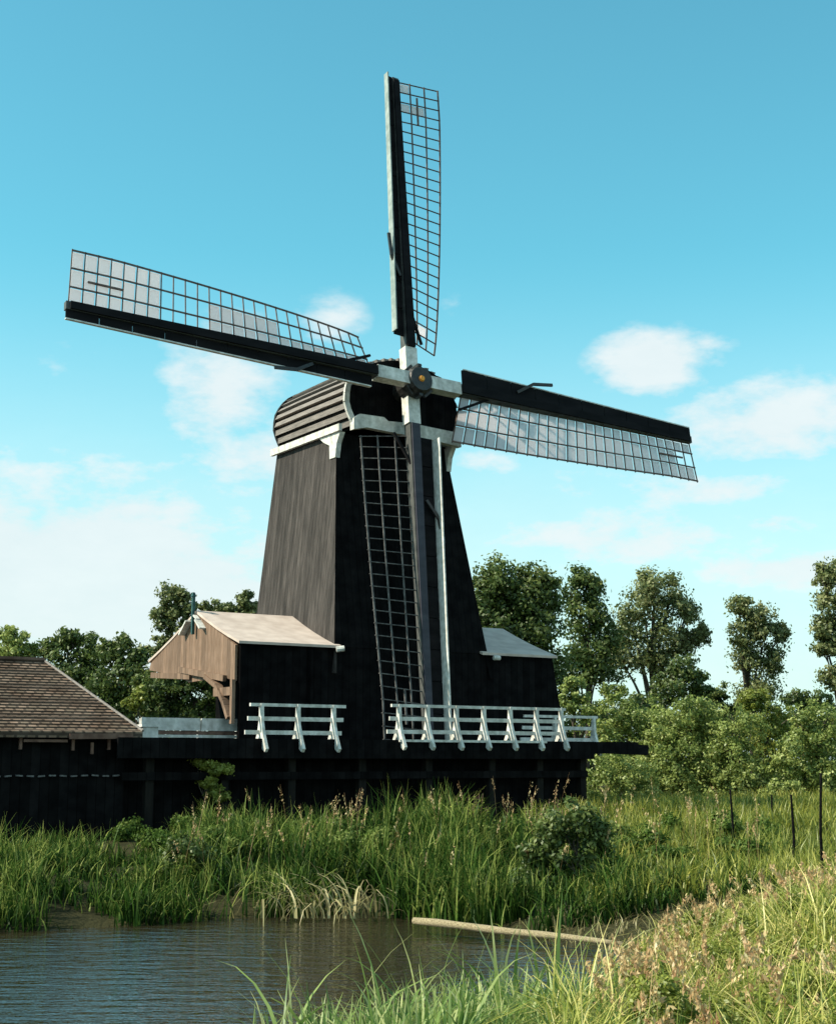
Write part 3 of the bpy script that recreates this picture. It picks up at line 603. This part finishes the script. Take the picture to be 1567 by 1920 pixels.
tree('shrub', 'green shrub against the corner of the far wing', 'shrub', G2, 58, [(1075, 1290, 26, 26), (1090, 1330, 40, 34), (1065, 1320, 20, 30), (1150, 1300, 30, 22)], M['leaf_c'], .18, 1.5, 1085, .4, .1)
tree('willow_bush', 'rounded pale willow bush just above the dark log beam', 'bush', G2, 57, [(1150, 1350, 44, 34), (1185, 1345, 36, 34), (1165, 1390, 52, 36), (1210, 1395, 40, 36)], M['leaf_c'], .16, 2.2, 1165, .35, .1)
tree('willow_bush', 'green willow bush under the log beam beside the mill base', 'bush', G2, 53, [(1145, 1450, 46, 44), (1130, 1480, 36, 40), (1190, 1465, 46, 44), (1165, 1500, 50, 26)], M['leaf_c'], .15, 2.0, 1150, .35, .1)
tree('willow_bush', 'biggest rounded willow bush in the middle of the row', 'bush', G2, 56, [(1300, 1340, 52, 34), (1265, 1370, 52, 40), (1325, 1380, 52, 42), (1290, 1430, 74, 54), (1310, 1480, 60, 30), (1250, 1485, 40, 26), (1240, 1420, 44, 48), (1270, 1475, 70, 34)], M['leaf_c'], .16, 2.0, 1285, .38, .12)
tree('willow_bush', 'darker willow bush right of the biggest rounded one', 'bush', G2, 55, [(1385, 1370, 44, 40), (1370, 1420, 52, 46), (1405, 1460, 54, 40), (1360, 1480, 46, 30), (1410, 1490, 40, 22)], M['leaf_c'], .16, 1.8, 1385, .38, .12)
tree('willow_bush', 'bright yellow green bush between the darker willows', 'bush', G2, 57, [(1425, 1330, 30, 34), (1455, 1350, 30, 32), (1440, 1390, 34, 40), (1445, 1440, 34, 40), (1410, 1310, 20, 20)], M['leaf_y'], .16, 1.9, 1440, .35, .1)
tree('willow_bush', 'leafy willow bush at the right edge above the thin posts', 'bush', G2, 54, [(1500, 1360, 38, 34), (1545, 1350, 40, 38), (1500, 1410, 50, 42), (1560, 1410, 44, 50), (1530, 1460, 60, 34), (1480, 1450, 36, 34), (1500, 1485, 50, 24), (1560, 1485, 40, 24)], M['leaf_c'], .16, 1.8, 1525, .38, .12)
tree('willow_bush', 'willow bush filling the gap left of the biggest rounded one', 'bush', G2, 59, [(1225, 1350, 36, 36), (1235, 1400, 40, 40), (1215, 1450, 40, 40), (1230, 1490, 40, 24)], M['leaf_c'], .16, 1.8, 1225, .38, .1)
tree('willow_bush', 'low willow bush filling the gap below the bright yellow green one', 'bush', G2, 59, [(1350, 1400, 36, 40), (1350, 1450, 40, 40), (1440, 1470, 44, 30), (1345, 1490, 40, 24)], M['leaf_c'], .16, 1.8, 1350, .38, .1)
tree('shrub', 'small leafy shrub in the grass between the thin posts', 'shrub', G2, 52, [(1470, 1475, 30, 16), (1440, 1490, 24, 14), (1495, 1495, 26, 14)], M['leaf_c'], .14, 2.2, 1470, .3, .06)
tree('broadleaf_tree', 'tall light green tree rising behind the gable of the near wing', 'tree', G3, 62, [(322, 1120, 28, 26), (310, 1155, 26, 28), (345, 1140, 26, 30), (325, 1195, 36, 36), (360, 1180, 24, 40), (300, 1225, 26, 26), (335, 1245, 44, 34)], M['leaf_b'], .22, 1.1, 330, .5, .16)
tree('broadleaf_tree', 'tree top showing over the cream wing roof next to the tower', 'tree', G3, 66, [(400, 1140, 26, 14), (430, 1145, 26, 14), (462, 1128, 18, 20), (470, 1145, 22, 18), (440, 1170, 44, 24), (380, 1180, 40, 40)], M['leaf_b'], .22, 1.1, 440, .45, .16)
tree('broadleaf_tree', 'rounded tree at the far left edge above the tiled roof', 'tree', G3, 60, [(25, 1195, 30, 20), (8, 1225, 36, 30), (50, 1222, 30, 26), (20, 1260, 60, 30)], M['leaf_c'], .22, 1.4, 20, .5, .16)
tree('broadleaf_tree', 'dark tree with a lit crown behind the ridge of the tiled roof', 'tree', G3, 60, [(128, 1200, 30, 20), (110, 1225, 34, 30), (160, 1218, 34, 28), (140, 1260, 70, 40), (180, 1290, 50, 40)], M['leaf_a'], .22, 1.9, 135, .5, .16)
tree('broadleaf_tree', 'dark tree with a pointed top above the sloping hip of the roof', 'tree', G3, 58, [(228, 1210, 16, 20), (205, 1225, 28, 26), (250, 1245, 36, 34), (220, 1275, 60, 44), (270, 1300, 50, 44), (215, 1320, 50, 36)], M['leaf_a'], .22, 1.9, 230, .5, .16)
tree('hedge_shrub', 'dark leafy shrub under the overhanging brown gable', 'shrub', G3, 54, [(320, 1285, 50, 36), (290, 1320, 50, 34), (370, 1300, 50, 44), (430, 1310, 46, 44), (350, 1345, 70, 30), (430, 1350, 50, 30), (270, 1290, 30, 40), (330, 1250, 40, 40), (395, 1275, 46, 40), (440, 1280, 30, 40)], M['leaf_a'], .18, 2.0, 340, .42, .1)
tree('hedge_shrub', 'bright small bush by the foot of the sloping tiled hip', 'shrub', G3, 52, [(262, 1302, 18, 14), (250, 1318, 22, 12)], M['leaf_y'], .15, 2.2, 258, .3, .06)
def wood(name, lab, d, x0, x1, y0, y1, m):
    L_ = [(x, random.uniform(y0, y0+22)+(y1-y0)*j*.45, 34, 26) for j in (0, 1, 2) for x in range(x0, x1, 42)]
    o = crown(name, L_, m, None, .3, .9, d, .5); tag(o, lab, 'trees', kind='stuff')
wood('distant_wood', 'far dark hedgerow closing the meadow behind the willow bushes', 95, 860, 1640, 1345, 1440, M['leaf_a'])
wood('distant_wood', 'far dark hedgerow behind the platform and the tiled shed', 90, -60, 620, 1330, 1430, M['leaf_a'])
tree('weed_shrub', 'bright yellow green weeds in front of the black skirt under the white board fence', 'shrub', None, 35.2, [(372, 1428, 12, 6), (395, 1436, 20, 10), (420, 1442, 20, 9), (400, 1446, 14, 6), (392, 1466, 16, 14), (408, 1490, 20, 18)], M['leaf_y'], .09, 5, 395, .2, .025)  # weeds added as a bright patch in place of lit grass under the deck
# thin dark posts on the right, each standing in the meadow
for i, (x, y0, y1, d, lab) in enumerate(((1368, 1480, 1600, 30, 'leftmost thin dark post in the meadow'), (1446, 1490, 1540, 38, 'short thin dark post between two taller ones under the bushes'), (1482, 1490, 1645, 27, 'tall thin dark post in the middle of the meadow posts'), (1538, 1450, 1650, 25, 'tallest thin dark post at the right edge of the meadow'))):
    t = at(x, y0, d); b = at(x+4, y1, d); b.z = float(ground(b.x, b.y))-.1
    mb = MB(); mb.tube([b, b.lerp(t, .5)+Vector((.03*(-1)**i, 0, 0)), t], [.028, .026, .02], 7)
    o = mb.build('meadow_post', M['tarflat']); tag(o, lab, 'post', 'thin posts in the meadow')
# leaning grey pole by the right edge
# ---- grasses
def blades(name, pos, h, lean, width, m, tone, seg=4, droop=.5, kind=None, label=None, cat=None, dirbias=None, tips=None):
    n = len(pos); az = rng.uniform(0, 2*np.pi, n)
    if dirbias is not None: az = np.where(rng.random(n) < .7, dirbias+rng.normal(size=n)*.7, az)
    dx, dy = np.cos(az), np.sin(az); fa = az+rng.uniform(.6, 2.2, n); wx, wy = np.cos(fa), np.sin(fa)
    V = []
    for s in range(seg+1):
        t = s/seg; a = lean*(t+droop*t*t*1.3); r = h*t
        x = pos[:, 0]+dx*h*np.sin(np.minimum(a, 2.4))*t*.95; y = pos[:, 1]+dy*h*np.sin(np.minimum(a, 2.4))*t*.95; z = pos[:, 2]+h*t*np.cos(np.minimum(a*.9, 2.2))
        w = width*(1-t**1.6)*.5+.001
        V.append(np.stack([x-wx*w, y-wy*w, z], 1)); V.append(np.stack([x+wx*w, y+wy*w, z], 1))
    V = np.stack(V, 1).reshape(-1, 3); k = 2*(seg+1); b = (np.arange(n)*k)[:, None]
    Q = np.concatenate([np.concatenate([b+2*s, b+2*s+1, b+2*s+3, b+2*s+2], 1) for s in range(seg)], 0)
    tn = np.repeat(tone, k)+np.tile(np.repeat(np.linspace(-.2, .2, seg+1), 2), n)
    o = npmesh(name, V, Q, tn, m); tag(o, label, cat, kind=kind); return o
def scatter(x0, x1, y0, y1, n, fn):
    X = rng.uniform(x0, x1, n); Y = rng.uniform(y0, y1, n); d = ponddist(X, Y); k = fn(X, Y, d); X, Y = X[k], Y[k]
    return np.stack([X, Y, ground(X, Y)-.03], 1)
def clumpn(X, Y, f=1.0, ph=0): return .5+.25*np.sin(X*1.9*f+ph+np.sin(Y*1.3*f))+.25*np.sin(Y*2.3*f-ph+1.4*np.sin(X*.9*f))
# reeds on the far bank
mxl = lambda X, Y: ((X-MO.x)*E.x+(Y-MO.y)*E.y)
mn = lambda X, Y: ((X-MO.x)*NN.x+(Y-MO.y)*NN.y)
pos = scatter(-14, 7.5, 23.5, 34.5, 80000, lambda X, Y, d: (d > -.25) & (mn(X, Y) > 2.9) & ((X > -5.5) | (Y < 31.5)) & (rng.random(len(X)) < -.25+1.6*clumpn(X, Y, 1.3)) & ~((X > 3.6) & (Y > 25) & (rng.random(len(X)) < .6)) & ~((X > 2.6) & (Y < 23.5)))
dd = ponddist(pos[:, 0], pos[:, 1]); cl = clumpn(pos[:, 0], pos[:, 1], .9, 1.0)
cl2 = clumpn(pos[:, 0], pos[:, 1], 2.3, 4); hh = (.34+.66*cl+.55*cl2)*rng.uniform(.55, 1.15, len(pos))*np.where(pos[:, 0] > 3.4, .6, 1.0)*np.clip(.9+.15*np.sin(pos[:, 0]*.7+2), .7, 1.1)*np.where(pos[:, 0] < -4.8, .72, 1.0)
blades('reed_bed', pos, hh, rng.uniform(.05, .75, len(pos)), rng.uniform(.014, .042, len(pos)), M['reed'], rng.uniform(.0, .85, len(pos))+.18*(cl-.5), kind='stuff', label='tall green reeds growing along the far bank of the pond', cat='reeds')
# pale flowering grass heads standing above the reeds
# meadow on the right
pos = scatter(2.6, 26, 24, 58, 85000, lambda X, Y, d: (d > .2) & (mn(X, Y) > -2+0*X) | ((d > .2) & (X > 9)))
pos = pos[(mn(pos[:, 0], pos[:, 1]) > 3.0) | (mxl(pos[:, 0], pos[:, 1]) > 6.4)]
cl = clumpn(pos[:, 0], pos[:, 1], .5, 2)
blades('meadow_grass', pos, (.35+.35*cl)*rng.uniform(.6, 1.2, len(pos)), rng.uniform(.05, .7, len(pos)), rng.uniform(.02, .045, len(pos)), M['meadow'], rng.uniform(.15, .7, len(pos))+.2*(cl-.5), seg=3, kind='stuff', label='yellow green meadow grass below the willow bushes', cat='grass')
# grass behind/left of the mill, seen through the gap
pos = scatter(-12, 2, 38, 62, 9000, lambda X, Y, d: (mn(X, Y) < -7.0))
blades('back_grass', pos, rng.uniform(.3, .8, len(pos)), rng.uniform(.05, .6, len(pos)), rng.uniform(.03, .06, len(pos)), M['meadow'], rng.uniform(.1, .7, len(pos)), seg=3, kind='stuff', label='bright grass behind the platform seen through its opening', cat='grass')
# near bank, yellow grass on the right
def nearfn(X, Y, d): return (d > .05) & (X < Y*.34+1.2) & (rng.random(len(X)) < -.25+1.5*clumpn(X, Y, 1.9))
pos = scatter(-1.5, 9, 7.5, 21.5, 150000, lambda X, Y, d: nearfn(X, Y, d) & (X > .085*Y))
dd = ponddist(pos[:, 0], pos[:, 1]); cl = clumpn(pos[:, 0], pos[:, 1], 1.2, .5)
hh = (.30+.55*cl)*rng.uniform(.55, 1.2, len(pos))*np.clip(.6+dd*.35, .6, 1.2)
blades('bank_grass', pos, hh, rng.uniform(.15, 1.2, len(pos)), rng.uniform(.010, .022, len(pos)), M['yellow'], rng.uniform(.0, .8, len(pos))+.35*(cl-.5), seg=4, droop=.8, kind='stuff', label='dry yellow grass covering the near bank on the right', cat='grass')
L_ = []
for i in range(90):
    Y = random.uniform(10.5, 20); X = random.uniform(.12*Y, Y*.31+.2)
    if float(ponddist(X, Y)) < .3: continue
    z = float(ground(X, Y))+random.uniform(.12, .42); v = Vector((X, Y, z-CZ)); cp, sp = math.cos(PITCH), math.sin(PITCH); dd_ = v.y*cp+v.z*sp; yy = -v.y*sp+v.z*cp
    L_.append((CX+F*v.x/dd_, CY-F*yy/dd_, random.uniform(.12, .34)/dd_*F, random.uniform(.10, .24)/dd_*F, dd_))
o = crown('bank_weeds', L_, M['leaf_y'], None, .055, 22, 0, .2); tag(o, 'green leafy weeds growing in clumps through the dry near bank grass', 'weeds', kind='stuff')
# flowering plumes
def plumes(name, pos, h, m, label, size=.16, k=34):
    n = len(pos); az = rng.uniform(0, 2*np.pi, n); L_ = rng.uniform(.1, .35, n)
    tip = pos+np.stack([np.cos(az)*h*L_, np.sin(az)*h*L_, h], 1); t = rng.uniform(0, 1, (n, k))
    c = pos[:, None]*(1-(.75+.25*t))[..., None]+tip[:, None]*(.75+.25*t)[..., None]
    off = np.stack([np.cos(az)[:, None]*t**2*.05+rng.normal(size=(n, k))*.02*(1.2-t), np.sin(az)[:, None]*t**2*.05+rng.normal(size=(n, k))*.02*(1.2-t), -t**2*.06+rng.normal(size=(n, k))*.02], -1)
    c = (c+off).reshape(-1, 3); N_ = len(c); ax = rng.normal(size=(N_, 3))*.6+np.array([0, 0, 1]); ax /= np.linalg.norm(ax, axis=1)[:, None]
    bx_ = np.cross(ax, rng.normal(size=(N_, 3))); bx_ /= np.linalg.norm(bx_, axis=1)[:, None]; l = rng.uniform(.015, .035, N_)[:, None]
    V = np.stack([c-ax*l, c+bx_*l*.35, c+ax*l, c-bx_*l*.35], 1).reshape(-1, 3)
    S0 = pos; w = .003; side = np.stack([np.sin(az), -np.cos(az), 0*az], 1)*w
    sv = np.stack([S0-side, S0+side, tip+side*.6, tip-side*.6], 1).reshape(-1, 3)
    Vall = np.concatenate([V, sv]); Q = np.arange(len(Vall)).reshape(-1, 4); tn = np.concatenate([np.repeat(rng.uniform(.2, .8, N_), 4), np.full(len(sv), .2)])
    o = npmesh(name, Vall, Q, tn, m); tag(o, label, 'grass', kind='stuff')
pos = scatter(-.2, 8, 9, 21.3, 1500, lambda X, Y, d: (d > .2) & (X < Y*.32+.6) & (rng.random(len(X)) < clumpn(X, Y, 1.1, 3)) & (X > .11*Y))
plumes('grass_plumes', pos, rng.uniform(.45, .95, len(pos)), M['plume'], 'pale flowering grass heads on the near bank')
pos = scatter(-4.5, 6.5, 25.5, 33, 120, lambda X, Y, d: (d > .8) & (mn(X, Y) > 3))
plumes('reed_plumes', pos, rng.uniform(.9, 1.6, len(pos)), M['plume'], 'thin flowering stems rising above the far reeds', k=16)
# foreground broad reed leaves
pos = scatter(-2.6, 1.7, 10.8, 14.9, 3800, lambda X, Y, d: (d > -.5) & (d < 1.6) & (X > -.098*Y+.12*rng.normal(size=len(X))) )
h = rng.uniform(.5, 1.0, len(pos)); h *= np.where(rng.random(len(pos)) < .06, 1.35, .78)
blades('broad_reed_leaves', pos, h, rng.uniform(.05, .65, len(pos)), rng.uniform(.02, .06, len(pos)), M['broad'], rng.uniform(.1, .8, len(pos)), seg=6, droop=.35, kind='stuff', label='broad pale green reed leaves at the near edge of the water', cat='reeds')
pos = scatter(-2.6, 2.4, 9.5, 14.5, 16000, lambda X, Y, d: (d > -.15) & (d < 3) & (X > -.094*Y))
blades('shore_grass', pos, rng.uniform(.2, .5, len(pos)), rng.uniform(.1, 1.0, len(pos)), rng.uniform(.008, .018, len(pos)), M['broad'], rng.uniform(-.1, .6, len(pos)), seg=4, droop=.7, kind='stuff', label='fine green grass between the broad reed leaves', cat='grass')
# bent pale reeds by the far waterline
pos = []
for (x, y, n) in ((450, 1690, 26), (560, 1700, 40), (640, 1712, 46), (680, 1700, 20), (500, 1680, 24), (300, 1690, 10), (350, 1665, 14)):
    for k in range(n):
        dpt = (CZ-.1)/((y-HY_)/F) if False else 2.5/((y-1430)/F); q = at(x+random.gauss(0, 58), y+random.gauss(0, 13), dpt); pos.append((q.x, q.y, .05))
pos = np.array(pos)
blades('bent_reeds', pos, rng.uniform(.35, 1.25, len(pos)), rng.uniform(.35, 1.7, len(pos)), rng.uniform(.02, .05, len(pos)), M['dryreed'], rng.uniform(0, .9, len(pos)), seg=6, droop=.5, kind='stuff', label='bent straw coloured reeds hanging over the far waterline', cat='reeds', dirbias=math.pi)
# broad leaved weeds mixed into the far bank
L_ = []
for i in range(44):
    x = random.uniform(230, 1560); dl = random.uniform(-3.2, 3.0); L_.append((x, 1572-dl*9+random.uniform(-16, 16), random.uniform(14, 30), random.uniform(10, 20), dl))
o = crown('bank_weeds', L_, M['weed'], None, .10, 3.6, 30.5, .34); tag(o, 'low broad leaved weeds growing through the far reeds', 'weeds', kind='stuff')
L_ = [(1035, 1548, 30, 36), (1085, 1540, 30, 40), (1120, 1575, 30, 40), (1060, 1610, 56, 46), (1010, 1600, 30, 40), (1115, 1640, 50, 44), (1050, 1675, 50, 40), (1150, 1690, 36, 34), (985, 1660, 34, 36)]
tree('nettle_bush', 'tall dark leafy clump right of centre in front of the base corner', 'bush', None, 26.0, L_, M['leaf_a'], .12, 4.5, 1075, .34, .03)
tree('dock_bush', 'low dark leafy clump in the reeds left of centre above the water', 'bush', None, 27.2, [(350, 1590, 40, 26), (385, 1620, 40, 28), (320, 1625, 34, 24)], M['leaf_a'], .11, 4, 350, .3, .03)
# twiggy dead stems on the bank right of the pole
pos = scatter(1.6, 5.0, 20.5, 24.5, 900, lambda X, Y, d: (d > -.3) & (d < 1.3))
blades('dead_stems', pos, rng.uniform(.15, .45, len(pos)), rng.uniform(.2, 1.6, len(pos)), rng.uniform(.008, .018, len(pos)), M['dryreed'], rng.uniform(-.3, .5, len(pos)), seg=4, kind='stuff', label='brown dead stems on the dark bank beyond the pole', cat='stems')
# leafy plants in front of the mill, each of its own
def plant(x, y, d, h, w, m, label, n=9, name='leafy_plant', leaf=.10):
    b = at(x, y, d); b.z = float(ground(b.x, b.y)); root = empty(name, b); tag(root, label, 'plant', 'leafy plants among the far reeds')
    mb = MB(); C_ = []
    for i in range(n):
        a = random.uniform(0, 6.28); r = w*math.sqrt(random.random()); base = Vector((math.cos(a)*r*.6, math.sin(a)*r*.6, 0)); top = Vector((math.cos(a)*r, math.sin(a)*r, h*random.uniform(.65, 1)))
        mb.tube([base, top], [.012, .006], 5)
        for k in range(26):
            t = k/26*.75+.25; p = base.lerp(top, t); C_.append(tuple(p)+(a+k*2.4, (1.15-t)))
    mb.build('stem', M['brownwood'], root)
    C_ = np.array(C_); n_ = len(C_); c = C_[:, :3]; az = C_[:, 3]; s = C_[:, 4]*leaf*1.6+.03
    ax = np.stack([np.cos(az), np.sin(az), .15+rng.normal(size=n_)*.3], 1); bx_ = np.stack([-np.sin(az), np.cos(az), rng.normal(size=n_)*.3], 1)
    V = np.stack([c, c+ax*s[:, None]*.5+bx_*s[:, None]*.28, c+ax*s[:, None], c+ax*s[:, None]*.5-bx_*s[:, None]*.28], 1).reshape(-1, 3)
    npmesh('foliage', V, np.arange(len(V)).reshape(-1, 4), np.repeat(rng.uniform(.2, .8, n_), 4), m, parent=root)
plant(880, 1600, 32.0, 1.15, .55, M['leaf_y'], 'bushy yellow green plant in front of the mill base', 16)
plant(1010, 1600, 30, 1.0, .35, M['leaf_c'], 'leftmost of the upright leafy plants in front of the base corner', 12)
plant(1060, 1600, 29, 1.15, .40, M['leaf_c'], 'tallest upright leafy plant in front of the base corner', 14)
plant(1110, 1605, 30, 1.05, .35, M['leaf_c'], 'rightmost of the upright leafy plants in front of the base corner', 12)
